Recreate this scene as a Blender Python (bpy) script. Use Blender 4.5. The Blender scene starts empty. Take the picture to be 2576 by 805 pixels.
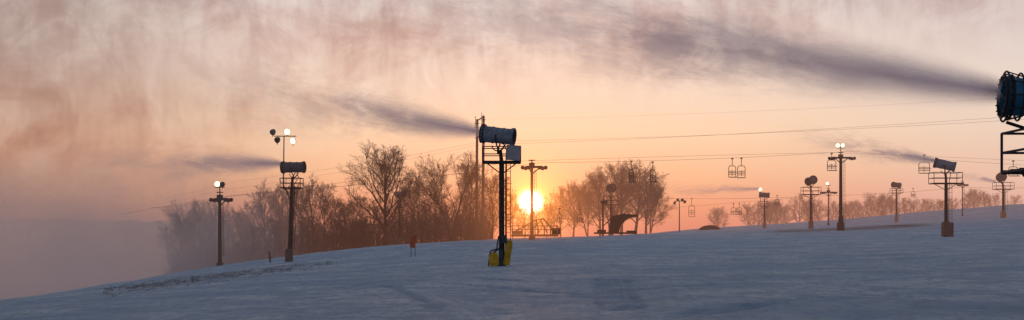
import bpy, math, random, time
import numpy as np
from mathutils import Vector, Matrix, noise as mn
random.seed(7)
F=3109.0; HZ=600.0; CX=1288.0
sc=bpy.context.scene
sc.view_settings.view_transform='Standard'; sc.view_settings.look='None'; sc.view_settings.exposure=0
def s2l(c): 
    c=c/255.0
    return c/12.92 if c<=0.04045 else ((c+0.055)/1.055)**2.4
def col(r,g,b): return (s2l(r),s2l(g),s2l(b),1)
# ------------------------------------------------------------ terrain table
COLS=[-300,0,300,550,900,1288,1700,2100,2380,2576,2900]
TAB=[(10,[1230,1210,1200,1185,1170,1150,1130,1120,1110,1100,1080]),
(23,[880,860,850,845,838,832,826,820,815,810,800]),
(40,[820,775,755,742,733,722,714,706,698,690,680]),
(62,[800,750,722,702,686,670,662,652,640,632,620]),
(85,[860,765,704,684,655,634,628,622,614,606,596]),
(110,[930,800,712,665,624,602,608,604,597,588,578]),
(130,[980,840,730,669,622,597,596,588,578,568,555]),
(160,[1040,900,760,690,635,602,585,572,558,546,530]),
(200,[1080,930,800,720,660,612,584,569,557,546,532]),
(260,[1080,930,820,750,690,640,577,551,523,508,495]),
(350,[1050,900,830,770,720,680,610,580,550,535,520]),
(600,[800,780,760,745,735,720,680,650,620,600,590]),
(1500,[700,700,695,690,690,690,690,690,680,670,660]),
(6000,[640]*11)]
UC=np.array([(c-CX)/F for c in COLS]); DC=np.log(np.array([t[0] for t in TAB],float))
ZT=np.array([[(HZ-p)/F*d for p in row] for d,row in TAB])
NU,ND=260,320
ug=np.linspace(UC[0],UC[-1],NU); dg=np.linspace(DC[0],DC[-1],ND)
tmp=np.array([np.interp(ug,UC,ZT[i]) for i in range(len(TAB))])
ZG=np.array([np.interp(dg,DC,tmp[:,j]) for j in range(NU)])
for _ in range(14):
    p=np.pad(ZG,((0,0),(1,1)),mode='edge'); ZG=(p[:,:-2]+2*p[:,1:-1]+p[:,2:])/4
for _ in range(60):
    p=np.pad(ZG,((1,1),(0,0)),mode='edge'); ZG=(p[:-2]+2*p[1:-1]+p[2:])/4
ZL=ZG.tolist()
def table(u,d):
    d=max(d,10.0); a=(u-ug[0])/(ug[-1]-ug[0])*(NU-1); b=(math.log(d)-dg[0])/(dg[-1]-dg[0])*(ND-1)
    a=min(max(a,0),NU-1.001); b=min(max(b,0),ND-1.001)
    i,j=int(a),int(b); fa,fb=a-i,b-j
    return (ZL[i][j]*(1-fa)+ZL[i+1][j]*fa)*(1-fb)+(ZL[i][j+1]*(1-fa)+ZL[i+1][j+1]*fa)*fb
def ground(x,y):
    r=math.hypot(x,y); az=math.atan2(x,y)
    d=r*max(math.cos(az),0.8)
    u=math.tan(max(min(az,1.2),-1.2)); z=table(u,d)
    k=min(max((abs(az)-0.9)/1.2,0),1)
    if k>0: z=z*(1-k)+table(0,d)*k
    amp=0.08 if r<130 else 0.12
    z+=amp*(mn.noise((x*0.12,y*0.12,0.3)))+0.04*mn.noise((x*0.5,y*0.3,3))+0.022*mn.noise((x*0.9+y*0.5,y*1.6,5))
    return z
def W(px,py,d): return Vector(((px-CX)/F*d,d,(HZ-py)/F*d))
# ------------------------------------------------------------ node helpers
def newmat(name):
    m=bpy.data.materials.new(name); m.use_nodes=True; m.node_tree.nodes.clear(); return m,m.node_tree
def N(nt,t,**k):
    n=nt.nodes.new(t)
    for a,b in k.items(): setattr(n,a,b)
    return n
def M(nt,op,a,b=None,c=None,clamp=False):
    n=nt.nodes.new('ShaderNodeMath'); n.operation=op; n.use_clamp=clamp
    for i,v in enumerate((a,b,c)):
        if v is None: continue
        if isinstance(v,(int,float)): n.inputs[i].default_value=v
        else: nt.links.new(v,n.inputs[i])
    return n.outputs[0]
def MR(nt,v,a,b,c=0,d=1,smooth=True):
    n=nt.nodes.new('ShaderNodeMapRange'); n.clamp=True
    if smooth: n.interpolation_type='SMOOTHSTEP'
    nt.links.new(v,n.inputs[0])
    for i,x in zip((1,2,3,4),(a,b,c,d)): n.inputs[i].default_value=x
    return n.outputs[0]
def MIX(nt,f,a,b,mode='MIX'):
    n=nt.nodes.new('ShaderNodeMix'); n.data_type='RGBA'; n.blend_type=mode
    for i,v in ((0,f),(6,a),(7,b)):
        if isinstance(v,(int,float)): n.inputs[i].default_value=v
        elif isinstance(v,tuple): n.inputs[i].default_value=v
        else: nt.links.new(v,n.inputs[i])
    return n.outputs[2]
def NOISE(nt,vec,scale,detail=4,rough=0.5,dist=0.0):
    n=nt.nodes.new('ShaderNodeTexNoise'); n.inputs['Scale'].default_value=scale; n.inputs['Detail'].default_value=detail
    n.inputs['Roughness'].default_value=rough; n.inputs['Distortion'].default_value=dist
    if vec is not None: nt.links.new(vec,n.inputs['Vector'])
    return n.outputs['Fac']
def MAP(nt,vec,scale=(1,1,1),rot=(0,0,0),loc=(0,0,0)):
    n=nt.nodes.new('ShaderNodeMapping'); n.inputs['Scale'].default_value=scale; n.inputs['Rotation'].default_value=rot; n.inputs['Location'].default_value=loc
    nt.links.new(vec,n.inputs['Vector']); return n.outputs[0]
def paint_haze(nt,sh,o,start=75,rate=0.0035,sun=0.45):
    # aerial haze painted on surfaces as emission, by depth and bearing from the origin
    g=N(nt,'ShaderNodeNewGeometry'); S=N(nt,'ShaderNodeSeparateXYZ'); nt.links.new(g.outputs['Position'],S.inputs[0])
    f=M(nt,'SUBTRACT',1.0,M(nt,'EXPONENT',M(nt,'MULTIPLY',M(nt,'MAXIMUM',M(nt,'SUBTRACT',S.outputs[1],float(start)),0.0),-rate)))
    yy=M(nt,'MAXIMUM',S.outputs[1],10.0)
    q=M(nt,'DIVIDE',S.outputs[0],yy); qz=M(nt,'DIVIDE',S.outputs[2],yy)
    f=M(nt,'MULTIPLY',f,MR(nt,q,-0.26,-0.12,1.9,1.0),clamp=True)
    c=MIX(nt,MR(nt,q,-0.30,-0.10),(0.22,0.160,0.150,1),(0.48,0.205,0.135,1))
    if sun>0:  # orange sun glow painted onto surfaces near the sun's bearing from the origin
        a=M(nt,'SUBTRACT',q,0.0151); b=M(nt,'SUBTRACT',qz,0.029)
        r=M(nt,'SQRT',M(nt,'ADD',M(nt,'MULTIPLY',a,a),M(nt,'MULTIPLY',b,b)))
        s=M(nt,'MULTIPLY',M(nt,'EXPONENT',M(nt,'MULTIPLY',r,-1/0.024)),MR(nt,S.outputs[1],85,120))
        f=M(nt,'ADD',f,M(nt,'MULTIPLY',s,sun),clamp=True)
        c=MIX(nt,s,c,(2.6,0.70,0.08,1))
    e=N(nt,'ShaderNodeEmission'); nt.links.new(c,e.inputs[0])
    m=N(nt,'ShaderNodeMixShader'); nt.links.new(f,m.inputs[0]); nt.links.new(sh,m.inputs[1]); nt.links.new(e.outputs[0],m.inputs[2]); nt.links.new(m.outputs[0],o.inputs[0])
def mat(name,c,rough=0.6,metal=0.0,var=0.35,scale=3.0,emit=None,es=0,haze=True,rate=0.003,sun=0.45,trans=0):
    m,nt=newmat(name); o=N(nt,'ShaderNodeOutputMaterial'); b=N(nt,'ShaderNodeBsdfPrincipled')
    tc=N(nt,'ShaderNodeTexCoord'); n=NOISE(nt,tc.outputs['Object'],scale,5,0.6)
    f=MR(nt,n,0.3,0.7)
    c2=tuple(x*(1-var) for x in c[:3])+(1,)
    cc=MIX(nt,f,c2,tuple(c[:3])+(1,)); nt.links.new(cc,b.inputs['Base Color'])
    b.inputs['Roughness'].default_value=rough; b.inputs['Metallic'].default_value=metal
    sh=b.outputs[0]
    if trans:
        t=N(nt,'ShaderNodeBsdfTranslucent'); nt.links.new(cc,t.inputs[0]); mx=N(nt,'ShaderNodeMixShader'); mx.inputs[0].default_value=trans
        nt.links.new(sh,mx.inputs[1]); nt.links.new(t.outputs[0],mx.inputs[2]); sh=mx.outputs[0]
    if emit: b.inputs['Emission Color'].default_value=emit; b.inputs['Emission Strength'].default_value=es
    if haze and not emit: paint_haze(nt,sh,o,rate=rate,sun=sun)
    else: nt.links.new(sh,o.inputs[0])
    return m
m_steel=mat('dark_steel',(0.035,0.03,0.03),0.6,0.2,rate=0.0018,sun=0.35)
m_rust=mat('rusty_mast',(0.07,0.035,0.028),0.75,0.0,0.5,rate=0.0018,sun=0.55)
m_barrel=mat('grey_blue_paint',(0.25,0.26,0.29),0.55,0.0,0.45,rate=0.0020)
m_barreld=mat('dark_grey_paint',(0.10,0.105,0.12),0.5,0.0,0.3,rate=0.0020)
m_blue=mat('blue_paint',(0.012,0.16,0.30),0.45,0.0,0.35)
m_black=mat('black_rubber',(0.012,0.012,0.014),0.7,rate=0.0020)
m_panel=mat('grey_cabinet',(0.42,0.37,0.37),0.6,0,0.3)
m_yellow=mat('yellow_pad',(0.80,0.42,0.01),0.7,0,0.45)
m_padgrey=mat('dark_pad',(0.05,0.055,0.06),0.8)
m_wood=mat('pole_wood',(0.13,0.07,0.05),0.85,0,0.45)
m_orange=mat('orange_board',(0.70,0.17,0.08),0.7,0,0.3,trans=0.4)
m_lit=mat('lit_lamp',(1,0.95,0.8),0.3,emit=(1,0.84,0.50,1),es=3.0)
m_bark=mat('bark',(0.045,0.03,0.025),0.9,0,0.4,2.0,rate=0.0016)
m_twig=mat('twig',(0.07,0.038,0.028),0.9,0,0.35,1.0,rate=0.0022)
m_hazedtwig=mat('hazed_twig',(0.09,0.05,0.04),0.9,0,0.35,1.0,rate=0.0032)  # lighter twig copy with stronger painted haze, for trunks and crowns
m_cable=mat('cable_steel',(0.12,0.08,0.07),0.6,rate=0.007)
m_grass=mat('dry_grass',(0.26,0.18,0.13),0.9,0,0.4,1.5,rate=0.001)
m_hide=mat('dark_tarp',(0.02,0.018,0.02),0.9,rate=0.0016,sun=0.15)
m_truss=mat('station_steel',(0.03,0.022,0.02),0.9,rate=0.0022,sun=0.55)
# ------------------------------------------------------------ mesh builder
class MB:
    def __init__(s): s.v=[]; s.f=[]
    def box(s,c,sz,rot=None):
        c=Vector(c); n=len(s.v)
        for dx in(-.5,.5):
            for dy in(-.5,.5):
                for dz in(-.5,.5):
                    p=Vector((dx*sz[0],dy*sz[1],dz*sz[2]))
                    if rot is not None: p=rot@p
                    s.v.append(c+p)
        for q in((0,1,3,2),(4,6,7,5),(0,4,5,1),(2,3,7,6),(0,2,6,4),(1,5,7,3)): s.f.append([n+i for i in q])
        return s
    def tube(s,a,b,r0,r1=None,n=8,cap=True):
        if r1 is None: r1=r0
        a=Vector(a); b=Vector(b); d=(b-a)
        if d.length<1e-6: return s
        d.normalize(); q=d.orthogonal().normalized(); w=d.cross(q); k=len(s.v)
        for p,r in((a,r0),(b,r1)):
            for i in range(n):
                t=2*math.pi*i/n; s.v.append(p+q*(math.cos(t)*r)+w*(math.sin(t)*r))
        for i in range(n):
            j=(i+1)%n; s.f.append([k+i,k+j,k+n+j,k+n+i])
        if cap: s.f.append([k+n-1-i for i in range(n)]); s.f.append([k+n+i for i in range(n)])
        return s
    def path(s,pts,r,n=6):
        for a,b in zip(pts[:-1],pts[1:]): s.tube(a,b,r,r,n)
        return s
    def torus(s,M4,R,r,n=28,m=6):
        k=len(s.v)
        for i in range(n):
            t=2*math.pi*i/n
            for j in range(m):
                p=2*math.pi*j/m; rr=R+r*math.cos(p)
                s.v.append(M4@Vector((r*math.sin(p),rr*math.cos(t),rr*math.sin(t))))
        for i in range(n):
            for j in range(m):
                a=k+i*m+j; b=k+i*m+(j+1)%m; c=k+((i+1)%n)*m+(j+1)%m; d=k+((i+1)%n)*m+j
                s.f.append([a,b,c,d])
        return s
    def lathe(s,M4,prof,n=28):
        k=len(s.v)
        for x,r in prof:
            for i in range(n):
                t=2*math.pi*i/n; s.v.append(M4@Vector((x,r*math.cos(t),r*math.sin(t))))
        for a in range(len(prof)-1):
            for i in range(n):
                j=(i+1)%n; s.f.append([k+a*n+i,k+a*n+j,k+(a+1)*n+j,k+(a+1)*n+i])
        return s
    def obj(s,name,m,parent=None,smooth=False):
        me=bpy.data.meshes.new(name); me.from_pydata([tuple(v) for v in s.v],[],s.f); me.materials.append(m)
        if smooth:
            for p in me.polygons: p.use_smooth=True
        o=bpy.data.objects.new(name,me); sc.collection.objects.link(o)
        if parent: o.parent=parent
        return o
def root(name,loc,label,cat,group=None):
    e=bpy.data.objects.new(name,None); e.empty_display_size=0.5; e.location=loc; sc.collection.objects.link(e)
    e['label']=label; e['category']=cat
    if group: e['group']=group
    return e
def top(o,label,cat,group=None):
    o['label']=label; o['category']=cat
    if group: o['group']=group
def base(px,d):
    x=(px-CX)/F*d; return Vector((x,d,ground(x,d)))
# ------------------------------------------------------------ ground
fine=[math.atan(u) for u in np.linspace(-0.47,0.47,620)]
az=list(np.linspace(-math.pi,fine[0],40)[:-1])+fine+list(np.linspace(fine[-1],math.pi,40)[1:-1])
rr=list(np.exp(np.linspace(math.log(1.5),math.log(22),30)))[:-1]+list(np.exp(np.linspace(math.log(22),math.log(360),400)))[:-1]+list(np.exp(np.linspace(math.log(360),math.log(6000),40)))
vs=[(0,0,ground(0.01,0.01))]; NA=len(az)
tracks=[([(970,718),(1010,728),(1060,752),(1120,795),(1150,820)],2.2),([(1115,712),(1250,722),(1380,735),(1480,742)],2.5),([(1505,700),(1508,730),(1518,775)],1.2),
([(1530,702),(1540,735),(1552,780)],1.6),([(1550,700),(1560,735),(1578,778)],1.6),([(1575,700),(1585,735),(1606,775)],1.2),([(850,722),(1000,705),(1080,697)],2.5),([(1480,742),(1700,720),(1900,712)],1.5),([(1115,695),(1300,706),(1500,712)],1.5),([(1700,790),(2000,752),(2400,735)],1.5),([(1700,797),(2010,758),(2400,740)],1.5),([(1450,745),(1600,755),(1750,750)],1.8)]
def ray_ground(px,py):
    u=(px-CX)/F; s=(HZ-py)/F; d=15.0
    while d<150:
        if s*d<=ground(u*d,d): return (u*d,d)
        d*=1.004
    return (u*d,d)
wtr=[([ray_ground(*p) for p in pl],w*0.012) for pl,w in tracks]
def segw(x,y,pl):
    b=1e9
    for (x0,y0),(x1,y1) in zip(pl[:-1],pl[1:]):
        dx,dy=x1-x0,y1-y0; L=dx*dx+dy*dy
        t=min(max(((x-x0)*dx+(y-y0)*dy)/L,0),1) if L>0 else 0
        b=min(b,math.hypot(x-x0-t*dx,y-y0-t*dy))
    return b
dirt=[0]; trk=[0]
def sm(a,b,x):
    t=min(max((x-a)/(b-a),0),1); return t*t*(3-2*t)
DX=[150,300,550,850]; DY=[50,58,70,86]
for r in rr:
    for A in az:
        x=r*math.sin(A); y=r*math.cos(A); z=ground(x,y)
        D=0;T=0
        if 20<r<75 and abs(A)<0.45:
            for pl,w in wtr:
                dd=segw(x,y,pl)+0.15*mn.noise((x*1.5,y*1.5,8)); w2=0.10+w*2
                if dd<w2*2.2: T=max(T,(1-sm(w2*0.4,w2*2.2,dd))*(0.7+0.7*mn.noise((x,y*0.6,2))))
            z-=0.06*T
        if y>35 and y<330:
            u=x/y; px=CX+u*F
            cy=float(np.interp(px,DX,DY))
            if 120<px<900:
                D=max(D,(1-sm(2,19,abs(y-cy)))*sm(120,420,px)*(1-sm(700,900,px)))
            if 1880<px<2420:
                D=max(D,(1.75+0.5*mn.noise((x*0.2,y*0.1,4)))*(1-sm(4,15,abs(y-149-(px-2100)*0.012)))*sm(1880,2000,px)*(1-sm(2280,2420,px)))
        if r>300: D=max(D,2.0*sm(300,380,r))
        vs.append((x,y,z)); dirt.append(D); trk.append(T)
fs=[]
NR=len(rr)
for j in range(NA): fs.append((0,1+(j+1)%NA,1+j))
for i in range(NR-1):
    for j in range(NA):
        k=(j+1)%NA; fs.append((1+i*NA+j,1+i*NA+k,1+(i+1)*NA+k,1+(i+1)*NA+j))
me=bpy.data.meshes.new('snow_ground'); me.from_pydata(vs,[],[f[::-1] for f in fs])
at=me.attributes.new('dirt','FLOAT','POINT'); at.data.foreach_set('value',np.array(dirt,dtype=np.float32))
at=me.attributes.new('track','FLOAT','POINT'); at.data.foreach_set('value',np.array(trk,dtype=np.float32))
for p in me.polygons: p.use_smooth=True
g=bpy.data.objects.new('snow_ground',me); sc.collection.objects.link(g); g['kind']='structure'
m,nt=newmat('snow'); o=N(nt,'ShaderNodeOutputMaterial'); b=N(nt,'ShaderNodeBsdfPrincipled')
geo=N(nt,'ShaderNodeNewGeometry'); P=geo.outputs['Position']
ad=N(nt,'ShaderNodeAttribute',attribute_name='dirt').outputs['Fac']; atk=N(nt,'ShaderNodeAttribute',attribute_name='track').outputs['Fac']
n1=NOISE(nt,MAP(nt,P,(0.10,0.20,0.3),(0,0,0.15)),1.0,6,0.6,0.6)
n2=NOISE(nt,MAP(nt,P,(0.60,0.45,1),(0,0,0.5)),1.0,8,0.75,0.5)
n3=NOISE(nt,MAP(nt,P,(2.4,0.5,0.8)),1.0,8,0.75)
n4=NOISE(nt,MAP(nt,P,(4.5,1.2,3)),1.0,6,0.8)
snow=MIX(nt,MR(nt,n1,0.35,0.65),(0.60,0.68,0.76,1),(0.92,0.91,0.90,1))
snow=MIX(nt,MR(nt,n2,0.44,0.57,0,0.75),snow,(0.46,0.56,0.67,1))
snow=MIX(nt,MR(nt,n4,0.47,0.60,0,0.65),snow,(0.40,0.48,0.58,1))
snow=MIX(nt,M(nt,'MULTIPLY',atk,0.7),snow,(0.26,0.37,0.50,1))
thr=M(nt,'ADD',M(nt,'MULTIPLY',ad,0.18),n3)
dmask=M(nt,'MULTIPLY',MR(nt,thr,0.56,0.80),MR(nt,ad,0.02,0.4))
dmask=M(nt,'MAXIMUM',M(nt,'MULTIPLY',dmask,0.72),MR(nt,ad,1.4,1.95))
dirtc=MIX(nt,n2,(0.16,0.115,0.10,1),(0.30,0.22,0.18,1))
cc=MIX(nt,dmask,snow,dirtc)
nt.links.new(cc,b.inputs['Base Color']); b.inputs['Roughness'].default_value=0.75; b.inputs['Specular IOR Level'].default_value=0.3
bm=N(nt,'ShaderNodeBump'); bm.inputs['Strength'].default_value=1.0; bm.inputs['Distance'].default_value=0.42
hh=M(nt,'ADD',M(nt,'MULTIPLY',n1,0.8),M(nt,'ADD',n2,M(nt,'MULTIPLY',n4,0.5)))
nt.links.new(hh,bm.inputs['Height']); nt.links.new(bm.outputs[0],b.inputs['Normal']); paint_haze(nt,b.outputs[0],o,start=110,rate=0.002,sun=0.3)
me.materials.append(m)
def hill(name,d,pts,c):
    mb=MB(); xs=np.linspace(pts[0][0],pts[-1][0],160)
    for px in xs:
        t=float(np.interp(px,[p[0] for p in pts],[p[1] for p in pts]))
        for q in range(7):
            f=q/6.0; dd=d+f*250; x=(px-CX)/F*d
            zt=(HZ-t)/F*d+ (2.5*mn.noise((px*0.03,1,2))+1.2*mn.noise((px*0.15,1,2)))
            zb=-50; zz=zb+(zt-zb)*math.sin(f*math.pi/2)
            mb.v.append(Vector((x,dd,zz)))
    for i in range(159):
        for q in range(6): mb.f.append([i*7+q,(i+1)*7+q,(i+1)*7+q+1,i*7+q+1])
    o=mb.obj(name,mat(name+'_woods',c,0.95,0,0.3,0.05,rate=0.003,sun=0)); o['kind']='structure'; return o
hill('hill',900,[(-500,530),(0,543),(250,548),(450,556),(700,575),(900,600),(1050,680)],(0.10,0.09,0.10))
# ------------------------------------------------------------ snow gun
def floodlight(parent,lx,lz,lit,s=0.24,y=-0.05):
    ang=random.uniform(-0.4,0.4) if lit else random.choice([2.6,0.9,-2.4])
    M4=Matrix.Translation((lx,y,lz))@Matrix.Rotation(ang,4,'Z')@Matrix.Rotation(math.radians(90),4,'Z')@Matrix.Rotation(math.radians(-12),4,'Y')
    mb=MB(); mb.lathe(M4,[(s*0.95,0.03),(s*0.9,s*0.45),(s*0.3,s*0.85),(-s*0.2,s),(-s*0.28,s*1.02),(-s*0.2,s*0.9)],16); mb.tube((lx,y,lz-s*0.9),(lx,y+0.1,lz-s*1.4),0.03)
    h=mb.obj('floodlight',m_steel,parent)
    mb=MB(); mb.lathe(M4,[(-s*0.2,s*0.92),(-s*0.36,s*0.75),(-s*0.48,s*0.4),(-s*0.5,0.005)],16); mb.obj('lamp_lens',m_lit if lit else m_barreld,h,True)
def snow_gun(px,d,label,bz,plat_z=None,blen=1.7,br=0.42,yaw=0,pitch=6,bm_=None,plat_w=1.9,plat_x=0.0,cab=False,pad=None,mast_r=0.13,lean=0,guard=False,light=None,ladder=True,bx=0.0,rail=0.75):
    bp=base(px,d); e=root('snow_gun',bp,label,'snow gun','snow guns along the ski slope')
    if plat_z is None: plat_z=bz-1.35
    bm_=bm_ or m_barrel
    mb=MB(); mb.tube((0,0,-0.3),(lean,0,plat_z+0.05),mast_r,mast_r*0.9,12); mb.tube((lean,0,plat_z),(lean+bx*0.4,0,bz-0.72),mast_r*0.7,mast_r*0.6,10)
    mb.tube((0,0,-0.1),(0,0,0.12),mast_r*1.6,mast_r*1.6,12)
    mb.obj('mast',m_rust,e)
    mb=MB(); w=plat_w/2; dp=0.7; cx=lean+plat_x
    for y in(-dp,-dp/3,dp/3,dp): mb.box((cx,y,plat_z),(2*w,0.06,0.09))
    for i in range(9): mb.box((cx-w+2*w*i/8,0,plat_z+0.005),(0.05,2*dp-0.07,0.045))
    mb.tube((lean,0,plat_z-0.6),(cx-w*0.8,0,plat_z-0.03),0.03); mb.tube((lean,0,plat_z-0.6),(cx+w*0.8,0,plat_z-0.03),0.03)
    mb.obj('platform',m_steel,e)
    if rail>0:
        mb=MB()
        for sx in(-1,1):
            for sy in(-1,1): mb.tube((cx+sx*w,sy*dp,plat_z),(cx+sx*w,sy*dp,plat_z+rail),0.028,n=6)
        for zz in(rail*0.5,rail):
            for sy in(-1,1): mb.tube((cx-w,sy*dp,plat_z+zz),(cx+w,sy*dp,plat_z+zz),0.026,n=6)
            for sx in(-1,1): mb.tube((cx+sx*w,-dp,plat_z+zz),(cx+sx*w,dp,plat_z+zz),0.026,n=6)
        mb.obj('railing',m_steel,e)
    C=Vector((lean+bx,0,bz)); M4=Matrix.Translation(C)@Matrix.Rotation(math.radians(yaw),4,'Z')@Matrix.Rotation(math.radians(pitch),4,'Y')
    L=blen/2; mb=MB()
    prof=[(-L*0.55,0.02),(-L*0.55,br*0.88),(-L,br*0.92),(-L,br*1.04),(-L*0.9,br*1.04),(-L*0.88,br*0.98),(-L*0.35,br*0.97),(-L*0.34,br*1.03),(-L*0.28,br*1.03),(-L*0.27,br*0.96),
          (L*0.3,br*0.93),(L*0.31,br*1.0),(L*0.37,br*1.0),(L*0.38,br*0.93),(L*0.8,br*0.95),(L*0.84,br*1.05),(L,br*1.1),(L*1.03,br*1.05),(L*0.95,br*0.9),(L*0.8,0.02)]
    bo=mb.lathe(M4,prof,40).obj('barrel',bm_,e)
    mb=MB(); mb.torus(M4@Matrix.Translation((-L-0.02,0,0)),br*1.06,0.035); mb.torus(M4@Matrix.Translation((-L+0.12,0,0)),br*1.1,0.03)
    for i in range(16):
        t=2*math.pi*i/16; mb.tube(M4@Vector((-L-0.08,br*0.98*math.cos(t),br*0.98*math.sin(t))),M4@Vector((-L+0.14,br*1.06*math.cos(t),br*1.06*math.sin(t))),0.018,n=5)
    if guard:
        mb.torus(M4@Matrix.Translation((-L+0.02,0,0)),br*1.3,0.022,36); mb.torus(M4@Matrix.Translation((-L+0.3,0,0)),br*1.22,0.022,36)
        for i in range(10):
            t=2*math.pi*i/10; mb.tube(M4@Vector((-L+0.02,br*1.3*math.cos(t),br*1.3*math.sin(t))),M4@Vector((-L+0.42,br*1.0*math.cos(t),br*1.0*math.sin(t))),0.014,n=5)
        mb.path([M4@Vector((-L+0.1,0.1,-br*1.3)),M4@Vector((-L+0.5,0.1,-br*1.6)),M4@Vector((0,0,-br*1.55))],0.035)
    mb.obj('nozzle_ring',m_black,bo)
    mb=MB()
    for rr_ in(0.3,0.55,0.8): mb.torus(M4@Matrix.Translation((L*1.0,0,0)),br*rr_,0.012,20,4)
    for i in range(8):
        t=math.pi*i/8; v=Vector((0,math.cos(t)*br*1.0,math.sin(t)*br*1.0)); mb.tube(M4@(Vector((L*1.01,0,0))+v),M4@(Vector((L*1.01,0,0))-v),0.01,n=4)
    mb.obj('fan_guard',m_black,bo)
    mb=MB(); mb.lathe(M4,[(-L*0.5,0.01),(-L*0.56-0.12,0.10),(-L*0.54,0.2)],14)
    mb.obj('fan_hub',m_black,bo)
    mb=MB(); R=Matrix.Translation(C)@Matrix.Rotation(math.radians(yaw),4,'Z'); pts=[]
    for i in range(13):
        t=math.pi*i/12; pts.append(R@Vector((0,math.cos(t)*(br+0.1),-math.sin(t)*(br+0.18))))
    mb.path(pts,0.04)
    pts=[R@Vector((math.cos(math.pi*i/10)*0.32,0,-br-0.08-math.sin(math.pi*i/10)*0.28)) for i in range(11)]
    mb.path(pts,0.03); mb.tube(R@Vector((0,0,-br-0.15)),R@Vector((0,0,-0.95)),0.06)
    mb.tube(R@Vector((0.45,0,-br*0.9)),R@Vector((0.05,0,-0.85)),0.028)
    mb.obj('yoke',m_steel,e)
    mb=MB(); mb.path([R@Vector((0.3,-0.1,-br)),R@Vector((0.5,-0.25,-0.75)),Vector((lean+0.22,-0.2,plat_z+0.25)),Vector((lean+0.2,-0.15,plat_z-0.6)),Vector((mast_r+0.05,-0.08,0.6))],0.03)
    mb.obj('water_hose',m_black,e)
    if ladder:
        mb=MB(); lx=mast_r+0.1
        for o_ in(0,0.32): mb.tube((lx+o_*0.6,-o_*0.6,0.9),(lean+lx+o_*0.6,-o_*0.6,plat_z),0.018,n=5)
        n_=int((plat_z-1)/0.3)
        for i in range(n_):
            f=(i+0.5)/n_; zz=0.9+(plat_z-0.9)*f; mb.tube((lean*f+lx,0,zz),(lean*f+lx+0.19,-0.19,zz),0.014,n=5)
        mb.obj('ladder',m_rust,e)
    if cab:
        mb=MB(); mb.box((cx+w-0.36,-dp-0.14,plat_z+0.42),(0.72,0.22,0.74),Matrix.Rotation(math.radians(4),3,'Y')); mb.box((cx+w-0.36,-dp-0.262,plat_z+0.42),(0.62,0.02,0.64),Matrix.Rotation(math.radians(4),3,'Y'))
        mb.obj('control_cabinet',m_panel,e)
    if pad=='yellow':
        mb=MB(); mb.box((0.31,-0.05,0.62),(0.34,0.44,1.15),Matrix.Rotation(math.radians(7),3,'Y')); mb.box((0.38,-0.05,1.10),(0.30,0.46,0.40),Matrix.Rotation(math.radians(-4),3,'Y'))
        mb.obj('safety_pad',m_yellow,e)
        mb=MB(); mb.box((-0.38,-0.2,0.30),(0.48,0.4,0.58),Matrix.Rotation(math.radians(-9),3,'Y')); mb.box((-0.38,-0.2,0.63),(0.3,0.3,0.1))
        mb.obj('safety_pad',m_yellow,e)
        mb=MB(); mb.box((0.12,-0.25,1.35),(0.3,0.25,0.4)); mb.box((-0.02,-0.38,0.42),(0.2,0.1,0.84)); mb.tube((-0.5,-0.3,0.6),(-0.1,-0.2,0.9),0.04)
        mb.path([(-0.66,-0.3,0.0),(-0.56,-0.35,0.75),(-0.25,-0.3,0.85),(-0.15,-0.2,1.5)],0.035)
        mb.obj('junction_box',m_padgrey,e)
    elif pad=='grey':
        mb=MB(); mb.box((0.12,0,0.62),(0.85,0.7,1.2)); mb.box((0.38,-0.05,1.0),(0.35,0.55,0.5)); mb.box((0.0,0,1.25),(0.5,0.5,0.14))
        mb.obj('safety_pad',m_padgrey,e)
    else:
        mb=MB(); mb.lathe(Matrix.Rotation(math.radians(-90),4,'Y'),[(0.0,mast_r*2.1),(0.9,mast_r*2.0),(1.0,mast_r*1.2)],12); mb.obj('safety_pad',m_padgrey,e)
    if light:
        mb=MB(); x0,z0,z1=light['x'],light['z0'],light['z1']
        mb.tube((x0,0.1,z0),(x0+0.05,0.1,z1),0.05,0.04,8)
        if light.get('arm'): mb.box((light['arm'][0],0.1,z1),(light['arm'][1],0.07,0.07))
        if light.get('brace'): mb.tube((x0,0.1,z0),(lean*0.6,0,z0-1.2),0.045)
        mo=mb.obj('light_mast',m_steel,e)
        for (lx,lz,lit) in light['lamps']: floodlight(mo,lx,lz,lit,light.get('s',0.24))
    return e
snow_gun(1262,62,'grey fan snow gun on rusty mast with yellow pads and ladder',6.55,plat_z=5.2,blen=1.65,br=0.42,yaw=-14,pitch=7,plat_w=1.9,cab=True,pad='yellow',mast_r=0.15,bx=-0.18,rail=0.75)
snow_gun(727,95,'dark fan snow gun with floodlights on a mast above it',7.25,plat_z=5.65,blen=1.75,br=0.42,yaw=-10,pitch=0,bm_=m_barreld,plat_w=1.55,mast_r=0.15,lean=0.22,bx=0.12,
  light=dict(x=-0.45,z0=5.9,z1=9.65,arm=(-0.3,1.7),brace=True,lamps=[(-1.25,9.95,False),(-0.9,9.35,False),(-0.12,9.98,True),(0.32,9.27,True)],s=0.25))
snow_gun(2380,109,'pale fan snow gun tilted upward on mast with wide base pad',6.35,plat_z=4.7,blen=1.75,br=0.42,yaw=-22,pitch=14,bm_=m_barrel,plat_w=2.5,pad='grey',mast_r=0.16,bx=-0.1,rail=0.95,plat_x=-0.05)
snow_gun(2630,25.5,'large blue fan snow gun with black ring guard and railing',4.35,plat_z=2.85,blen=1.6,br=0.40,yaw=-10,pitch=3,bm_=m_blue,plat_w=1.25,mast_r=0.14,bx=-0.02,guard=True,rail=0.82)
snow_gun(1923,200,'small dark snow gun beside a lit floodlight',5.4,plat_z=3.6,blen=1.6,br=0.42,yaw=-10,pitch=4,bm_=m_barreld,plat_w=1.5,mast_r=0.14,light=dict(x=-0.6,z0=3.7,z1=6.1,lamps=[(-0.7,6.3,True)],s=0.3))
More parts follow.
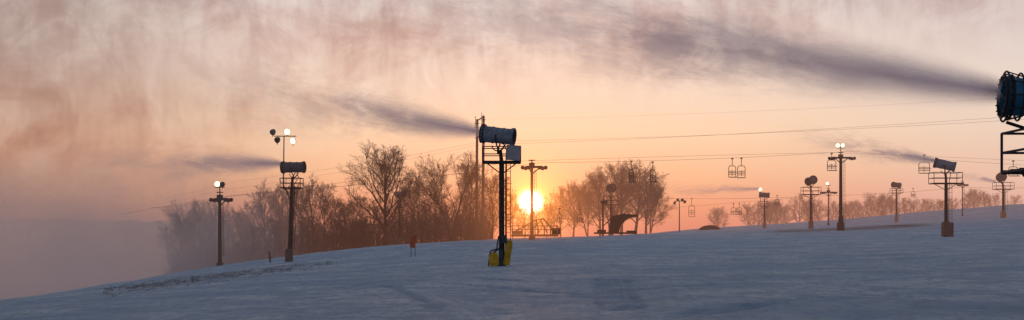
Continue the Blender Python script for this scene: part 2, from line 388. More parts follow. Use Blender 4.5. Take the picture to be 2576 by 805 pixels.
snow_gun(2040,160,'dark snow gun turned toward the slope on railed platform',6.2,plat_z=4.4,blen=1.5,br=0.5,yaw=-130,pitch=12,bm_=m_barreld,plat_w=2.3,mast_r=0.16,rail=0.95)
snow_gun(2255,200,'small dark snow gun on slim mast at the ridge',6.0,plat_z=4.7,blen=1.35,br=0.42,yaw=20,pitch=4,bm_=m_barreld,plat_w=1.7,mast_r=0.14)
snow_gun(2524,180,'snow gun facing straight out with round fan visible',6.0,plat_z=4.2,blen=1.3,br=0.6,yaw=80,pitch=4,bm_=m_barreld,plat_w=2.6,mast_r=0.2,bx=-0.3,rail=1.0)
snow_gun(1537,160,'dark snow gun with blunt barrel behind the slope brow',6.1,plat_z=3.95,blen=1.1,br=0.5,yaw=-115,pitch=6,bm_=m_barreld,plat_w=1.9,mast_r=0.16,rail=1.1)
snow_gun(1005,140,'hazy grey snow gun in front of bare trees',5.9,plat_z=4.4,blen=1.1,br=0.36,yaw=150,pitch=5,bm_=m_barreld,plat_w=1.0,mast_r=0.12,bx=0.15,rail=0)
# ------------------------------------------------------------ lift towers
def lift_tower(px,d,label,h,armw,armc=0.0,r=0.17,collar=False,lamps=None):
    e=root('lift_tower',base(px,d),label,'ski lift tower','ski lift towers')
    mb=MB(); mb.tube((0,0,-0.4),(0,0,h),r,r*0.72,14)
    if collar: mb.tube((0,0,0),(0,0,0.9),r*2,r*1.9,14); mb.tube((0,0,0.9),(0,0,1.6),r*1.3,r*1.2,14)
    else: mb.tube((0,0,0),(0,0,0.3),r*1.6,r*1.6,14)
    mb.obj('mast',m_rust,e)
    mb=MB(); mb.box((armc,0,h-0.15),(armw,0.22,0.2)); mb.box((0,0,h-0.02),(0.5,0.3,0.5))
    mb.tube((armc-armw*0.3,0,h-0.25),(0,0,h-0.8),0.05); mb.tube((armc+armw*0.3,0,h-0.25),(0,0,h-0.8),0.05)
    mb.tube((0,0,h),(0,0,h+0.45),0.06); mb.box((0,0,h+0.45),(0.6,0.08,0.08))
    mb.obj('crossarm',m_steel,e)
    for sx in(-1,1):
        mb=MB(); X=armc+sx*armw*0.5
        for k in(-0.3,0,0.3):
            Mx=Matrix.Translation((X+k*0.9,-0.15,h-0.28+abs(k)*0.2))@Matrix.Rotation(math.radians(90),4,'Z'); mb.torus(Mx,0.14,0.045,16,6); mb.lathe(Mx,[(-0.03,0.01),(-0.03,0.11),(0.03,0.11),(0.03,0.01)],12)
        mb.box((X,-0.05,h-0.2),(0.85,0.06,0.09)); mb.obj('sheave_assembly',m_steel,e)
    mb=MB(); 
    for o_ in(0,0.3): mb.tube((r+0.08+o_*0.5,-o_*0.7,0.9),(r+0.05+o_*0.5,-o_*0.7,h-0.4),0.018,n=5)
    for i in range(int(h/0.3)-3): mb.tube((r+0.08,0,1.1+i*0.3),(r+0.23,-0.21,1.1+i*0.3),0.014,n=5)
    mb.obj('ladder',m_steel,e)
    if lamps:
        mb=MB(); mb.tube((0,0,h),(0,0,lamps[0][1]-0.1),0.05); mb.box((0,0,lamps[0][1]-0.3),(0.9,0.06,0.06)); lm=mb.obj('lamp_bracket',m_steel,e)
        for lx,lz,lit in lamps: floodlight(lm,lx,lz,lit,0.26)
    return e
lift_tower(1338,110,'ski lift tower with sheave wheels in front of the sun',6.65,1.5,0.2)
lift_tower(2115,140,'tall ski lift tower with two lit floodlights on top',8.4,2.3,0.1,r=0.22,collar=True,lamps=[(-0.35,9.65,True),(0.2,9.65,True)])
lift_tower(553,110,'ski lift tower with a lit lamp standing in mist',6.1,1.25,0.15,r=0.19,lamps=[(-0.22,7.3,True),(0.22,7.25,False)])
lift_tower(2084,205,'distant ski lift tower with small lamp',5.6,2.0,0,r=0.13,lamps=[(-0.2,6.9,True)])
lift_tower(2421,215,'slim distant ski lift pole on the ridge',5.6,1.2,0,r=0.1)
e=root('lamp_post',base(1709,200),'slim dark post with unlit floodlights','lamp post')
mb=MB(); mb.tube((0,0,-0.2),(0,0,5.1),0.1,0.07); mb.box((0,0,5.0),(1.5,0.1,0.1)); po=mb.obj('post',m_steel,e)
for lx,lz in((-0.75,4.7),(-0.25,5.2),(0.45,5.2),(0.85,4.9)): floodlight(po,lx,lz,False,0.26)
def pole(px,d,toppy,label,arm=False):
    b_=base(px,d); h=(HZ-toppy)/F*d-b_.z; e=root('utility_pole',b_,label,'utility pole','tall wooden utility poles')
    MB().tube((0,0,-0.5),(0.1,0,h),0.17,0.12,12).obj('pole',m_wood,e)
    mb=MB(); mb.tube((-0.08,-0.14,h*0.92),(-0.08,-0.14,h+0.3),0.03,n=6)
    for f in(0.965,0.93): mb.tube((-0.15,-0.13,h*f),(0.3,-0.13,h*f),0.04,n=6)
    mb.obj('insulator',m_steel,e)
    if arm:
        mb=MB(); mb.tube((0.05,-0.2,h-0.2),(0.75,-0.2,h+0.25),0.06); mb.tube((0.1,-0.2,h-0.2),(0.1,-0.2,h-1.8),0.04); mb.tube((-0.1,-0.22,h-1.9),(0.9,-0.22,h-1.7),0.06); mb.obj('crossarm',m_wood,e)
pole(1198,125,300,'tall brown wooden pole joined by a crossarm',True)
pole(1214,125,291,'tall brown wooden pole beside its twin')
# ------------------------------------------------------------ cables
def cable(name,pts,r,label,cat,sag=0.0,grp=None):
    mb=MB()
    for a,b in zip(pts[:-1],pts[1:]):
        L=[]
        for i in range(17):
            t=i/16; p=a.lerp(b,t); p.z-=sag*4*t*(1-t); L.append(p)
        for p,q in zip(L[:-1],L[1:]): mb.tube(p,q,r,r,5,False)
    o_=mb.obj(name,m_cable); top(o_,label,cat,grp); return o_
G='haul cables strung between lift towers'
cable('lift_cable',[W(2700,420,135),W(2146,380,140),W(1364,409,110),W(577,492,110),W(380,522,115)],0.014,'thin dark haul cable of the ski lift','cable',0.25,G)
cable('lift_cable',[W(2700,410,135),W(2088,384,140),W(1318,405,110),W(537,500,110),W(300,540,115)],0.012,'thin dark haul cable of the ski lift','cable',-0.05,G)
cable('power_line',[W(2700,282,95),W(1205,364,125),W(560,478,140),W(100,560,170)],0.009,'thin wire from tall wooden poles across the sky','cable',0.3,'overhead wires')
cable('power_line',[W(2700,293,95),W(1212,356,125),W(600,455,140),W(200,540,170)],0.009,'thin wire from tall wooden poles across the sky','cable',0.3,'overhead wires')
cable('power_line',[W(2700,236,80),W(1212,300,125)],0.004,'very thin wire from the pole tops','cable',0.3,'overhead wires')
cable('lift_cable',[W(2650,468,215),W(2421,470,215),W(2084,492,205),W(1640,498,220)],0.024,'distant haul cable over the ridge','cable',0.3,G)
cable('lift_cable',[W(2084,486,205),W(1860,508,205),W(1545,528,165),W(1370,524,118),W(1225,520,150)],0.018,'distant haul cable reaching the lift station','cable',0.2,G)
# ------------------------------------------------------------ chairs
def chair(px,py,d,h=2.1,w=1.0,yaw=0,label='double ski lift chair hanging empty from its cable'):
    p=W(px,py,d); e=root('lift_chair',p,label,'ski lift chair','chairs hanging on the ski lift'); e.rotation_euler[2]=yaw
    mb=MB(); mb.path([(0,0,0),(0,0,-h*0.35)],0.035); mb.box((0,0,0.0),(0.25,0.08,0.12))
    x=w/2; mb.path([(-x,0,-h*0.9),(-x,0,-h*0.45),(-x*0.7,0,-h*0.36),(x*0.7,0,-h*0.36),(x,0,-h*0.45),(x,0,-h*0.9)],0.035); mb.obj('hanger',m_steel,e)
    mb=MB(); mb.box((0,-0.2,-h*0.92),(w,0.45,0.07)); mb.obj('seat',m_steel,e)
    mb=MB(); mb.box((0,0.03,-h*0.7),(0.05,0.03,h*0.3))
    for k in(0.62,0.7,0.78): mb.box((0,0.03,-h*k),(w*0.96,0.04,0.06))
    mb.obj('backrest',m_steel,e)
    mb=MB(); mb.path([(-x,0,-h*0.68),(-x,-0.45,-h*0.7),(x,-0.45,-h*0.7),(x,0,-h*0.68)],0.025); mb.obj('safety_bar',m_steel,e)
for a in [(1842,399,134,2.2,0.85,0.3),(1865,398,133,2.3,0.8,-0.2),(1588,406,119,2.15,0.6,0.8),(1642,408,121,2.1,0.7,0.7),(2092,386,139,2.1,1.0,0.1),(2325,390,137,2.2,1.25,0.1),(2549,405,136,1.8,1.1,0.2),
          (1740,499,216,3.5,1.1,0.2),(1845,512,205,2.0,0.9,0.3),(1860,512,205,2.0,0.8,0),(1407,525,130,1.5,0.5,0.5),(1458,527,145,1.6,0.6,0.4),(1243,522,148,1.4,0.5,0.3),(2297,474,211,1.6,0.8,0.3),(1955,492,208,1.8,0.8,0.2)]:
    chair(*a)
# ------------------------------------------------------------ lift stations
e=root('lift_station',base(1345,116),'low steel lift loading station with trusses and railings','lift station')
mb=MB(); mb.box((0,0,0.3),(4.4,2.2,0.22)); mb.box((-1.6,0,0.58),(1.0,1.8,0.3)); mb.obj('base_platform',m_truss,e)
mb=MB()
for x in np.linspace(-2.1,2.1,8): mb.tube((x,-1,0.4),(x,-1,1.2),0.035); mb.tube((x,1,0.4),(x,1,1.2),0.035)
for z in(0.85,1.2): mb.tube((-2.1,-1,z),(2.1,-1,z),0.03); mb.tube((-2.1,1,z),(2.1,1,z),0.03)
mb.obj('railing',m_truss,e)
mb=MB()
for y in(-0.7,0.7):
    mb.tube((-2.0,y,0.6),(0.0,y,1.7),0.05); mb.tube((0,y,1.7),(0.8,y,1.9),0.05); mb.tube((0.8,y,1.9),(2.0,y,0.4),0.07); mb.tube((-0.6,y,0.5),(0.8,y,1.9),0.04); mb.tube((0.4,y,0.5),(0.2,y,1.7),0.04); mb.tube((-1.4,y,0.5),(-0.9,y,1.25),0.04); mb.tube((1.2,y,0.5),(0.5,y,1.8),0.04)
for f in np.linspace(0,1,9): mb.tube((0.8+1.2*f,-0.7,1.9-1.5*f),(0.8+1.2*f,0.7,1.9-1.5*f),0.035)
mb.obj('truss',m_truss,e)
mb=MB(); mb.box((2.0,-0.6,0.65),(0.8,0.7,0.5)); mb.box((2.0,-0.6,0.94),(0.9,0.8,0.08)); mb.obj('control_box',m_hide,e)
e=root('lift_terminal',base(1552,150),'dark ski lift terminal with cantilevered canopy','lift terminal')
mb=MB(); mb.box((-0.2,0,0.35),(5.0,3,0.2)); mb.box((-1.9,-0.5,0.6),(1.0,1.0,0.3)); mb.box((1.7,-0.4,0.55),(1.1,1.2,0.2)); mb.obj('base_platform',m_hide,e)
def prism(v,y0,y1):
    mb=MB(); n=len(v); mb.v=[Vector((x,y0,z)) for x,z in v]+[Vector((x,y1,z)) for x,z in v]
    mb.f=[list(range(n)),[2*n-1-i for i in range(n)]]+[[i,i+n,(i+1)%n+n,(i+1)%n] for i in range(n)]; return mb
prism([(-1.0,0.4),(0.2,0.4),(0.35,1.2),(0.9,1.9),(-0.8,1.9),(-0.9,1.1)],-0.8,0.8).obj('drive_housing',m_hide,e)
prism([(-0.9,1.905),(0.9,1.905),(1.4,2.2),(2.4,2.32),(2.45,2.58),(0.6,2.65),(-0.6,2.45)],-1.1,1.1).obj('canopy',m_hide,e)
mb=MB(); mb.tube((-1.7,0,0),(-1.7,0,4.1),0.12,0.09); mb.box((-1.58,0,4.1),(0.8,0.3,0.35)); mb.tube((-1.7,0,1.2),(-0.75,0,2.0),0.06); mb.obj('mast',m_hide,e)
mb=MB(); n=20
for i in range(7):
    t=i/6*math.pi/2
    for j in range(n):
        a=2*math.pi*j/n; q=1+0.06*mn.noise((j,i,1)); mb.v.append(Vector((2.0*math.cos(t)*math.cos(a)*q,1.6*math.cos(t)*math.sin(a)*q,1.0*math.sin(t)*q-0.2)))
for i in range(6):
    for j in range(n): mb.f.append([i*n+j,i*n+(j+1)%n,(i+1)*n+(j+1)%n,(i+1)*n+j])
o_=mb.obj('covered_mound',m_hide,None,True); o_.location=base(1786,215); top(o_,'low dark dome shaped covered mound on snow','mound')
e=root('trail_sign',base(1039,86),'small orange trail board on two thin stakes','sign')
mb=MB(); mb.tube((-0.14,0,-0.1),(-0.12,0,1.4),0.02); mb.tube((0.16,0,-0.1),(0.14,0,1.5),0.02); mb.tube((-0.13,0,0.7),(0.15,0,0.7),0.015); mb.obj('stake',m_steel,e)
v=[(-0.2,0.6),(0.12,0.62),(0.2,1.1),(0.24,1.5),(0.02,1.45),(-0.22,1.12)]
prism(v,-0.05,-0.02).obj('board',m_orange,e)
e=root('snowmaking_hydrant',base(680,96),'short pale snowmaking hydrant pipe on the brow','hydrant')
mb=MB(); mb.tube((0,0,-0.1),(-0.05,0,0.7),0.07,0.06); mb.tube((-0.05,0,0.66),(-0.16,0,0.85),0.09,0.05); mb.obj('standpipe',m_grass,e)
mb=MB(); mb.torus(Matrix.Translation((0.0,-0.12,0.35))@Matrix.Rotation(1.57,4,'Z'),0.1,0.02,16,5); mb.tube((0,-0.12,0.35),(0,0,0.35),0.02); mb.obj('valve_wheel',m_grass,e)
def fence(p0,p1,n):
    mb=MB(); a=base(*p0); b=base(*p1); P_=[]
    for i in range(n+1):
        q=a.lerp(b,i/n); q.z=ground(q.x,q.y); P_.append(q); mb.tube(q,q+Vector((0,0,0.9)),0.03,n=5)
    for z in(0.25,0.55,0.85):
        for p,q in zip(P_[:-1],P_[1:]): mb.tube(p+Vector((0,0,z)),q+Vector((0,0,z)),0.025,n=4)
    o_=mb.obj('snow_fence',m_wood); top(o_,'thin wooden snow fence along the ridge','fence','snow fences')
fence((2135,235),(2300,250),16); fence((2330,250),(2470,258),14)
# ------------------------------------------------------------ trees
def make_tree(seed,H=12.0,style=0,dense=0):
    R=random.Random(seed); T=MB(); Cn=MB()
    def br(p,d,L,r,lv):
        nseg=[7,6,4,3,2][lv]; n=[7,5,4,3,3][lv]; mbx=T if lv<=1 else Cn
        pts=[p.copy()]; dirs=[]
        for i in range(nseg):
            w=[0.06,0.11,0.14,0.17,0.2][lv]
            d=(d+Vector((R.gauss(0,w),R.gauss(0,w),R.gauss(0,w)+[0.05,0.07,0.05,0.03,0.02][lv]))).normalized()
            p=p+d*(L/nseg); pts.append(p.copy()); dirs.append(d.copy())
        for i in range(nseg):
            r0=r*(1-0.8*i/nseg); r1=r*(1-0.8*(i+1)/nseg)
            mbx.tube(pts[i],pts[i+1],max(r0,0.010),max(r1,0.0075),n,False)
        if lv>=4: return
        cnt=[16+5*dense,9,7,5][lv]
        for c in range(cnt):
            t0=[0.18,0.18,0.12,0.12][lv]; t=min(t0+(1-t0)*(c+R.random())/cnt,0.99)
            i=int(t*nseg); q=pts[i].lerp(pts[i+1],t*nseg-i); dd=dirs[i]
            ang=math.radians(R.uniform(42,66) if lv==0 else R.uniform(22,50))
            if lv==0: ang*= (1.15-0.75*t)
            ax=dd.orthogonal().normalized(); ax=Matrix.Rotation(R.uniform(0,6.28) if lv>0 else c*2.4+R.uniform(-.4,.4),3,dd)@ax
            nd=Matrix.Rotation(ang,3,ax)@dd
            if lv==0: LL=L*(0.36+0.34*math.sin(math.pi*min(t*0.95,1)))*R.uniform(0.88,1.08)*(0.72 if style==1 else 1)
            else: LL=L*([0,0.46,0.5,0.55][lv])*(1.15-0.5*t)*R.uniform(0.85,1.12)
            br(q,nd,LL,r*[0.38,0.42,0.42,0.5][lv]*(1.15-0.5*t),lv+1)
    br(Vector((0,0,-0.3)),Vector((0,0,1)),H*(0.76 if style!=1 else 0.86),0.30 if style==0 else 0.2,0)
    if style==2: br(Vector((0.2,0,0.4)),Vector((0.25,0.05,1)).normalized(),H*0.72,0.2,0)
    zs=sorted(v.z for v in Cn.v); zm=zs[int(len(zs)*0.998)]
    tm=bpy.data.meshes.new('trunk'); tm.from_pydata([tuple(v) for v in T.v],[],T.f); tm.materials.append(m_bark)
    cm=bpy.data.meshes.new('crown'); cm.from_pydata([tuple(v) for v in Cn.v],[],Cn.f); cm.materials.append(m_twig)
    cf=cm.copy(); cf.materials.clear(); cf.materials.append(m_hazedtwig)
    tf=tm.copy(); tf.materials.clear(); tf.materials.append(m_hazedtwig)
    return tm,cm,zm,cf,tf
TV=[make_tree(1,dense=1),make_tree(5),make_tree(11,style=1),make_tree(21,style=1),make_tree(33,style=2),make_tree(42)]
def tree(px,tp,d,v,wf=1.0,label='bare winter tree with fine twigs behind the slope'):
    b_=base(px,d); h=(HZ-tp)/F*d-b_.z; tm,cm,zm,cf,tf=TV[v%6]; s=h/zm
    hazed=d>250 or px>1380
    e=root('bare_tree',b_,label,'tree','bare trees beyond the slope'); e.scale=(s*wf,s*wf,s); e.rotation_euler[2]=random.uniform(0,6.28)
    for n_,m_ in(('trunk',tf if hazed else tm),('crown',cf if hazed else cm)):
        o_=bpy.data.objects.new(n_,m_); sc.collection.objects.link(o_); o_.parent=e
tree(968,360,150,0,1.15,'large rounded bare tree with dense branching crown')
tree(1138,384,152,4,1.0,'large bare tree with forked trunk and full crown')
L=[(455,525,150,2,1),(480,505,155,1,.9),(510,500,160,3,1),(540,510,165,5,1),(580,505,160,2,1),(610,530,165,0,.9),(645,510,160,3,1),(672,452,155,2,.9),(700,470,160,5,.7),(735,448,165,1,.7),(765,470,160,3,1),(792,438,150,2,.9),(818,460,165,3,.9),(840,495,160,3,1),
(862,505,150,3,.9),(885,495,155,2,1),(905,490,160,3,.8),(935,510,165,2,1),(1000,500,170,3,1),(1035,470,165,3,.9),(1058,445,160,2,.9),(1075,500,165,2,.8),(1098,450,168,3,.7),(1180,408,170,3,.9),(1194,475,155,3,.9),
(1238,425,140,2,.9),(1262,440,150,3,.9),(1290,485,160,3,.7),(1320,510,165,2,1),(1375,510,170,3,.7),(1410,468,185,5,.9),(1442,456,188,1,.9),(1478,450,182,4,.9),(1510,430,186,5,1),(1535,418,184,4,1),(1562,402,180,0,1.05),(1598,405,182,1,1.05),(1625,425,180,5,.9),(1636,455,178,4,.9),(1395,515,170,3,1),(1345,520,170,3,1),
(850,550,140,3,1.1),(890,545,145,2,1.1),(915,550,140,3,1.2),(1020,545,145,2,1.2),(1060,550,142,3,1.2),(1095,540,145,2,1.2),(1160,540,145,2,1.2),(780,540,145,3,1.2),(755,550,140,2,1.2),(690,550,140,3,1.2),(630,560,140,2,1.2),
(1807,520,320,0,1.2),(1888,508,320,1,1.1),(1908,506,330,5,1.1),(1938,503,330,0,1.1),(1958,500,320,4,1),(1978,508,330,1,1),(2012,486,320,5,1),(2035,500,330,0,1.1),(2062,497,330,1,1.1),(2095,505,330,5,1.1),(2118,508,330,1,1.2),(2145,503,330,0,1.2),(2172,500,330,1,1.2),(2195,484,330,4,1.1),(2218,483,330,1,1.1),(2243,494,330,0,1.2),(2275,496,335,5,1.2),(2302,496,335,1,1.2),(2330,498,335,0,1.2),(2360,500,335,4,1.2),(2392,495,335,1,1.2),(2430,478,335,1,1),(2450,473,340,0,1),(2475,480,340,5,1),(2500,485,340,4,1),(2550,488,340,1,1.1)]
for a in L: tree(*a)
# ------------------------------------------------------------ thicket and grass
mb=MB(); R=random.Random(3)
for i in range(3400):
    px=R.uniform(430,1240); d=R.uniform(138,175); b_=base(px,d); h=R.uniform(1.2,5.0)
    if px<840: h*=0.8
    t=b_+Vector((R.gauss(0,0.5),R.gauss(0,.5),h)); mb.tube(b_,t,0.03,0.01,3,False)
    for q in range(3):
        f=R.uniform(.3,.9); p=b_.lerp(t,f); mb.tube(p,p+Vector((R.gauss(0,.5),R.gauss(0,.5),R.uniform(.3,1.2))),0.018,0.01,3,False)
o_=mb.obj('thicket',m_twig); o_['kind']='stuff'; top(o_,'dense leafless brown undergrowth beneath the trees','undergrowth')
mb=MB()
for i in range(5000):
    px=R.uniform(260,860); cy=float(np.interp(px,DX,DY)); d=cy+R.gauss(0,6)
    if mn.noise((px*0.05,d*0.2,0))<0.0: continue
    b_=base(px,d)
    t=b_+Vector((R.gauss(0,.05),R.gauss(0,.05),R.uniform(.02,.07))); s_=Vector((R.uniform(.008,.02),0,0)); k=len(mb.v); mb.v+= [b_-s_,b_+s_,t]; mb.f.append([k,k+1,k+2])
o_=mb.obj('dead_grass',m_grass); o_['kind']='stuff'; top(o_,'sparse dead brown grass poking through thin snow','grass')
# ------------------------------------------------------------ snow spray veils
def veil_shader(nt,al,c):
    df=N(nt,'ShaderNodeBsdfDiffuse'); df.inputs[0].default_value=c; tl=N(nt,'ShaderNodeBsdfTranslucent'); tl.inputs[0].default_value=c
    mx=N(nt,'ShaderNodeMixShader'); mx.inputs[0].default_value=0.7; nt.links.new(df.outputs[0],mx.inputs[1]); nt.links.new(tl.outputs[0],mx.inputs[2])
    tr=N(nt,'ShaderNodeBsdfTransparent'); m2=N(nt,'ShaderNodeMixShader'); nt.links.new(al,m2.inputs[0]); nt.links.new(tr.outputs[0],m2.inputs[1]); nt.links.new(mx.outputs[0],m2.inputs[2])
    o=N(nt,'ShaderNodeOutputMaterial'); nt.links.new(m2.outputs[0],o.inputs[0])
def plume(label,p0,p1,r0,r1,k,bend=0.0,nscale=0.5,c=(0.96,0.82,0.83,1),seed=0,kend=0.3,pw=0.7,angs=(-70,-100,-35)):
    d=(p1-p0); L=d.length; q=d.normalized(); side=Vector((0,0,1)).cross(q).normalized(); up=q.cross(side)
    Mx=Matrix((q,side,up)).transposed().to_4x4(); Mx.translation=p0
    mb=MB(); K=30; J=8
    for sidx,ang in enumerate(angs):
        a=math.radians(ang); dy,dz=math.cos(a),-math.sin(a); b0=len(mb.v)
        for i in range(K+1):
            x=L*i/K; R_=(r0+(r1-r0)*(i/K)**pw)*1.25; zc=bend*(i/K)**2
            for j in range(J+1):
                v=(j/J*2-1)*R_; mb.v.append(Vector((x,dy*v+0.03*R_*math.sin(j+i*0.7+sidx),zc+dz*v)))
        for i in range(K):
            for j in range(J): mb.f.append([b0+i*(J+1)+j,b0+(i+1)*(J+1)+j,b0+(i+1)*(J+1)+j+1,b0+i*(J+1)+j+1])
    m,nt=newmat('spray_mist'); tc=N(nt,'ShaderNodeTexCoord'); S=N(nt,'ShaderNodeSeparateXYZ'); nt.links.new(tc.outputs['Object'],S.inputs[0])
    x=M(nt,'MAXIMUM',M(nt,'DIVIDE',S.outputs[0],L),0.0)
    R_=M(nt,'ADD',M(nt,'MULTIPLY',M(nt,'POWER',x,pw),r1-r0),r0)
    zc=M(nt,'SUBTRACT',S.outputs[2],M(nt,'MULTIPLY',M(nt,'POWER',x,2.0),bend))
    rad=M(nt,'SQRT',M(nt,'ADD',M(nt,'MULTIPLY',S.outputs[1],S.outputs[1]),M(nt,'MULTIPLY',zc,zc)))
    rn=M(nt,'DIVIDE',rad,R_)
    nv=NOISE(nt,MAP(nt,tc.outputs['Object'],(nscale*0.5,nscale*1.3,nscale*1.3),(0,0.4,0),(seed,0,0)),1.0,8,0.62,0.8)
    nf=NOISE(nt,MAP(nt,tc.outputs['Object'],(nscale*1.2,nscale*5,nscale*6),(0,0.12,0),(seed,0,0)),1.0,5,0.6,0.4)
    w=MR(nt,x,0.02,0.4,0.1,1.0)
    nz=M(nt,'ADD',M(nt,'MULTIPLY',M(nt,'SUBTRACT',nv,0.5),3.4),M(nt,'MULTIPLY',M(nt,'SUBTRACT',nf,0.5),1.5))
    edge=M(nt,'ADD',rn,M(nt,'MULTIPLY',nz,w))
    body=MR(nt,edge,1.1,-0.6)
    fade=M(nt,'MULTIPLY',MR(nt,x,1.0,0.1),MR(nt,rn,1.2,0.4))
    amp=MR(nt,x,0.0,0.4,k,k*kend,False)
    al=M(nt,'MULTIPLY',M(nt,'MULTIPLY',body,fade),amp,clamp=True)
    veil_shader(nt,al,c)
    o_=mb.obj('snow_spray',m,None,True); o_.matrix_world=Mx; o_['kind']='stuff'
    top(o_,label,'snow spray','snow spray blown from snow guns'); return o_
plume('long grey spray of artificial snow from the blue gun',W(2516,230,25.6),W(700,-50,56),0.36,3.6,1.0,0.0,0.9,seed=1,kend=0.32)
plume('mauve spray of artificial snow drifting from grey gun',W(1210,331,62.1),W(380,190,80),0.34,4.4,1.0,0.2,0.6,seed=2,kend=0.28)
plume('mauve spray of artificial snow drifting from dark gun',W(707,411,95.2),W(-20,410,110),0.36,4.6,0.95,0.3,0.55,seed=3,kend=0.28)
plume('short spray of artificial snow from tilted gun',W(2350,404,109.2),W(1940,335,118),0.34,2.6,0.95,0.1,0.8,seed=4,kend=0.4)
plume('faint pink spray of artificial snow near ridge',W(1908,475,200),W(1600,482,205),0.35,2.4,0.6,0,0.6,seed=5,kend=0.5)
plume('faint spray of artificial snow over the ridge',W(2505,457,180),W(2370,430,185),0.35,1.4,0.6,0,0.8,seed=6,kend=0.5)
def curtain(y0,amp,zt,seed):
    mb=MB(); K=40; J=10
    x0,x1=-0.62*y0,-0.10*y0; zb,z1=-45,zt
    for i in range(K+1):
        for j in range(J+1):
            x=x0+(x1-x0)*i/K; mb.v.append(Vector((x,y0+6*math.sin(i*0.23+seed),zb+(z1-zb)*j/J)))
    for i in range(K):
        for j in range(J): mb.f.append([i*(J+1)+j,(i+1)*(J+1)+j,(i+1)*(J+1)+j+1,i*(J+1)+j+1])
    m,nt=newmat('mist'); g_=N(nt,'ShaderNodeNewGeometry'); S=N(nt,'ShaderNodeSeparateXYZ'); nt.links.new(g_.outputs['Position'],S.inputs[0])
    u=M(nt,'DIVIDE',S.outputs[0],y0*1.0); nv=NOISE(nt,MAP(nt,g_.outputs['Position'],(0.09,0.02,0.035),(0,0.3,0),(seed*3.1,0,0)),1.0,8,0.6,0.6)
    uu=M(nt,'ADD',u,M(nt,'MULTIPLY',M(nt,'SUBTRACT',nv,0.5),0.22))
    ax=MR(nt,uu,-0.12,-0.33); zz=M(nt,'ADD',S.outputs[2],M(nt,'MULTIPLY',M(nt,'SUBTRACT',nv,0.5),12.0))
    lo=MR(nt,zz,y0*0.08,-y0*0.03,0.10,1.0); hi=MR(nt,S.outputs[2],zt*0.95,zt*0.35); ed=MR(nt,u,-0.11,-0.2)
    al=M(nt,'MULTIPLY',M(nt,'MULTIPLY',M(nt,'MULTIPLY',ax,lo),M(nt,'MULTIPLY',hi,ed)),amp)
    veil_shader(nt,al,(0.92,0.79,0.75,1))
    o_=mb.obj('mist',m,None,True); o_['kind']='stuff'; top(o_,'drifting grey veil of snow mist over the valley','mist')
curtain(118,0.6,24,1.0); curtain(148,0.75,30,2.0); curtain(185,0.85,40,3.0)
# ------------------------------------------------------------ world
SD=Vector(((1335-CX)/F,1,(HZ-510)/F)).normalized()
w=bpy.data.worlds.new('World'); sc.world=w; w.use_nodes=True; nt=w.node_tree; nt.nodes.clear()
out=N(nt,'ShaderNodeOutputWorld'); tc=N(nt,'ShaderNodeTexCoord'); V=tc.outputs['Generated']
S=N(nt,'ShaderNodeSeparateXYZ'); nt.links.new(V,S.inputs[0]); X,Y,Z=S.outputs
n0=NOISE(nt,MAP(nt,V,(2.6,2.6,6.5),(0,0.35,0)),1.0,6,0.55,0.6)
zz=M(nt,'ADD',Z,M(nt,'MULTIPLY',M(nt,'SUBTRACT',n0,0.5),0.03))
cr=N(nt,'ShaderNodeValToRGB'); nt.links.new(MR(nt,zz,-0.02,0.5,0,1,False),cr.inputs[0])
def pos(py): return ((HZ-py)/F+0.02)/0.52
stops=[(0.0,(180,120,112)),(pos(590),(222,138,116)),(pos(520),(236,158,124)),(pos(440),(243,186,148)),(pos(340),(246,208,176)),(pos(230),(242,215,196)),(pos(110),(234,213,203)),(pos(0),(222,210,207)),(0.55,(156,154,160)),(0.8,(116,128,146)),(1.0,(96,116,140))]
e_=cr.color_ramp.elements
while len(e_)>1: e_.remove(e_[-1])
e_[0].position=0; e_[0].color=col(*stops[0][1])
for p,c in stops[1:]:
    q=e_.new(p); q.color=col(*c)
c0=cr.outputs[0]
up=MR(nt,Z,0.19,0.26,1,0)
c0=MIX(nt,M(nt,'MULTIPLY',MR(nt,X,0.12,0.42,0,0.35),up),c0,col(214,208,210))
lf=MR(nt,M(nt,'ADD',X,M(nt,'MULTIPLY',M(nt,'SUBTRACT',n0,0.5),0.28)),-0.12,-0.42)
cl=MIX(nt,MR(nt,Z,0.06,0.16),col(206,156,130),col(182,164,156))
cl=MIX(nt,MR(nt,Z,0.075,0.008),cl,col(132,115,114))
c0=MIX(nt,M(nt,'MULTIPLY',M(nt,'MULTIPLY',lf,0.92),up),c0,cl)
# drifting machine-made snow mist across the low sky
q_=M(nt,'SUBTRACT',Z,M(nt,'MULTIPLY',X,0.16))
hi=M(nt,'MULTIPLY',MR(nt,M(nt,'ADD',q_,M(nt,'MULTIPLY',M(nt,'SUBTRACT',n0,0.5),0.10)),0.07,0.15),up)
n1=NOISE(nt,MAP(nt,V,(8,8,9),(0,0.6,0)),1.0,9,0.62,0.8)
n2=NOISE(nt,MAP(nt,V,(42,42,9),(0,0.22,0),(3,0,0)),1.0,6,0.6,0.35)
n3=NOISE(nt,MAP(nt,V,(18,18,20),(0,0.7,0),(1,0,2)),1.0,9,0.66,1.0)
n6=NOISE(nt,MAP(nt,V,(90,90,16),(0,0.30,0),(5,0,1)),1.0,4,0.6,0.2)
n5=NOISE(nt,MAP(nt,V,(3.2,3.2,6),(0,0.4,0),(7,1,0)),1.0,4,0.5,0.6)
pat=MR(nt,n5,0.36,0.62,0.45,1.0)
def mul(c,f,k,cc,wt=hi): return MIX(nt,M(nt,'MULTIPLY',M(nt,'MULTIPLY',M(nt,'MULTIPLY',f,wt),pat),k),c,cc,'MULTIPLY')
c0=mul(c0,MR(nt,n1,0.42,0.66),0.62,(0.75,0.60,0.58,1))
c0=mul(c0,MR(nt,n3,0.44,0.66),0.55,(0.73,0.62,0.61,1))
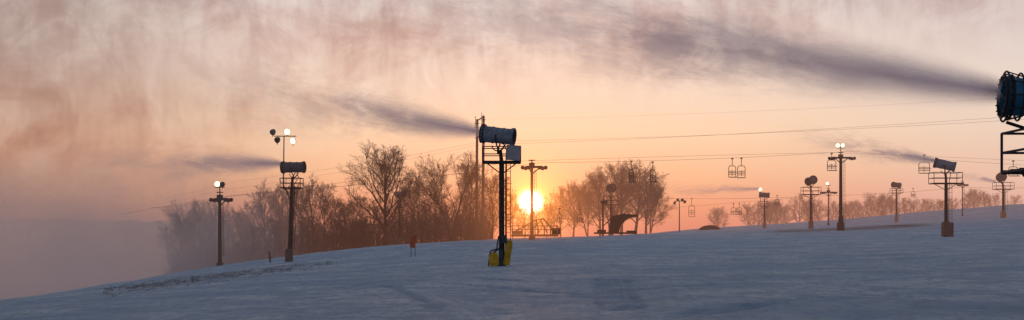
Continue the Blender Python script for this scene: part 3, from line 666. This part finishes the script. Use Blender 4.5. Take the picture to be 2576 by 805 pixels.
c0=mul(c0,MR(nt,n2,0.42,0.64),0.52,(0.76,0.67,0.66,1))
c0=mul(c0,MR(nt,n6,0.42,0.64),0.32,(0.76,0.70,0.70,1))
c0=MIX(nt,M(nt,'MULTIPLY',M(nt,'MULTIPLY',MR(nt,n3,0.52,0.34),hi),0.18),c0,col(250,228,214))
c0=MIX(nt,MR(nt,Y,0.5,-0.2),c0,col(118,126,144))
c0=MIX(nt,MR(nt,Z,0.0,-0.12),c0,col(80,84,96))
vd=N(nt,'ShaderNodeVectorMath',operation='DISTANCE'); nt.links.new(V,vd.inputs[0]); vd.inputs[1].default_value=SD; D=vd.outputs['Value']
def ex(s): return M(nt,'EXPONENT',M(nt,'MULTIPLY',D,-1.0/s))
def addc(c,f,cc): 
    n=N(nt,'ShaderNodeMix',data_type='RGBA',blend_type='ADD'); n.clamp_factor=False; nt.links.new(f,n.inputs[0]); nt.links.new(c,n.inputs[6]); n.inputs[7].default_value=cc; return n.outputs[2]
c0=addc(c0,ex(0.060),(0.34,0.06,0.0,1))
c0=addc(c0,ex(0.013),(4.0,1.15,0.05,1))
dq=M(nt,'DIVIDE',D,0.0052); c0=addc(c0,M(nt,'EXPONENT',M(nt,'MULTIPLY',M(nt,'MULTIPLY',dq,dq),-1.0)),(34,28,20,1))
bg=N(nt,'ShaderNodeBackground'); nt.links.new(c0,bg.inputs[0]); bg.inputs[1].default_value=0.98
sky=N(nt,'ShaderNodeTexSky',sky_type='NISHITA'); sky.sun_disc=False; sky.sun_elevation=math.asin(SD.z); sky.sun_rotation=math.atan2(SD.x,SD.y); sky.dust_density=3
bg2=N(nt,'ShaderNodeBackground'); nt.links.new(sky.outputs[0],bg2.inputs[0]); bg2.inputs[1].default_value=0.006
ad_=N(nt,'ShaderNodeAddShader'); nt.links.new(bg.outputs[0],ad_.inputs[0]); nt.links.new(bg2.outputs[0],ad_.inputs[1]); nt.links.new(ad_.outputs[0],out.inputs['Surface'])
sl=bpy.data.lights.new('sun','SUN'); sl.energy=0.8; sl.angle=math.radians(3); sl.color=(1,0.5,0.22)
so=bpy.data.objects.new('sun',sl); so.rotation_euler=(-SD).to_track_quat('-Z','Y').to_euler(); sc.collection.objects.link(so)
cd=bpy.data.cameras.new('camera'); cd.sensor_width=36; cd.lens=F/2576*36; cd.shift_y=(HZ-402.5)/2576; cd.clip_end=20000; cd.clip_start=0.1
co=bpy.data.objects.new('camera',cd); co.rotation_euler=(math.radians(90),0,0); sc.collection.objects.link(co); sc.camera=co
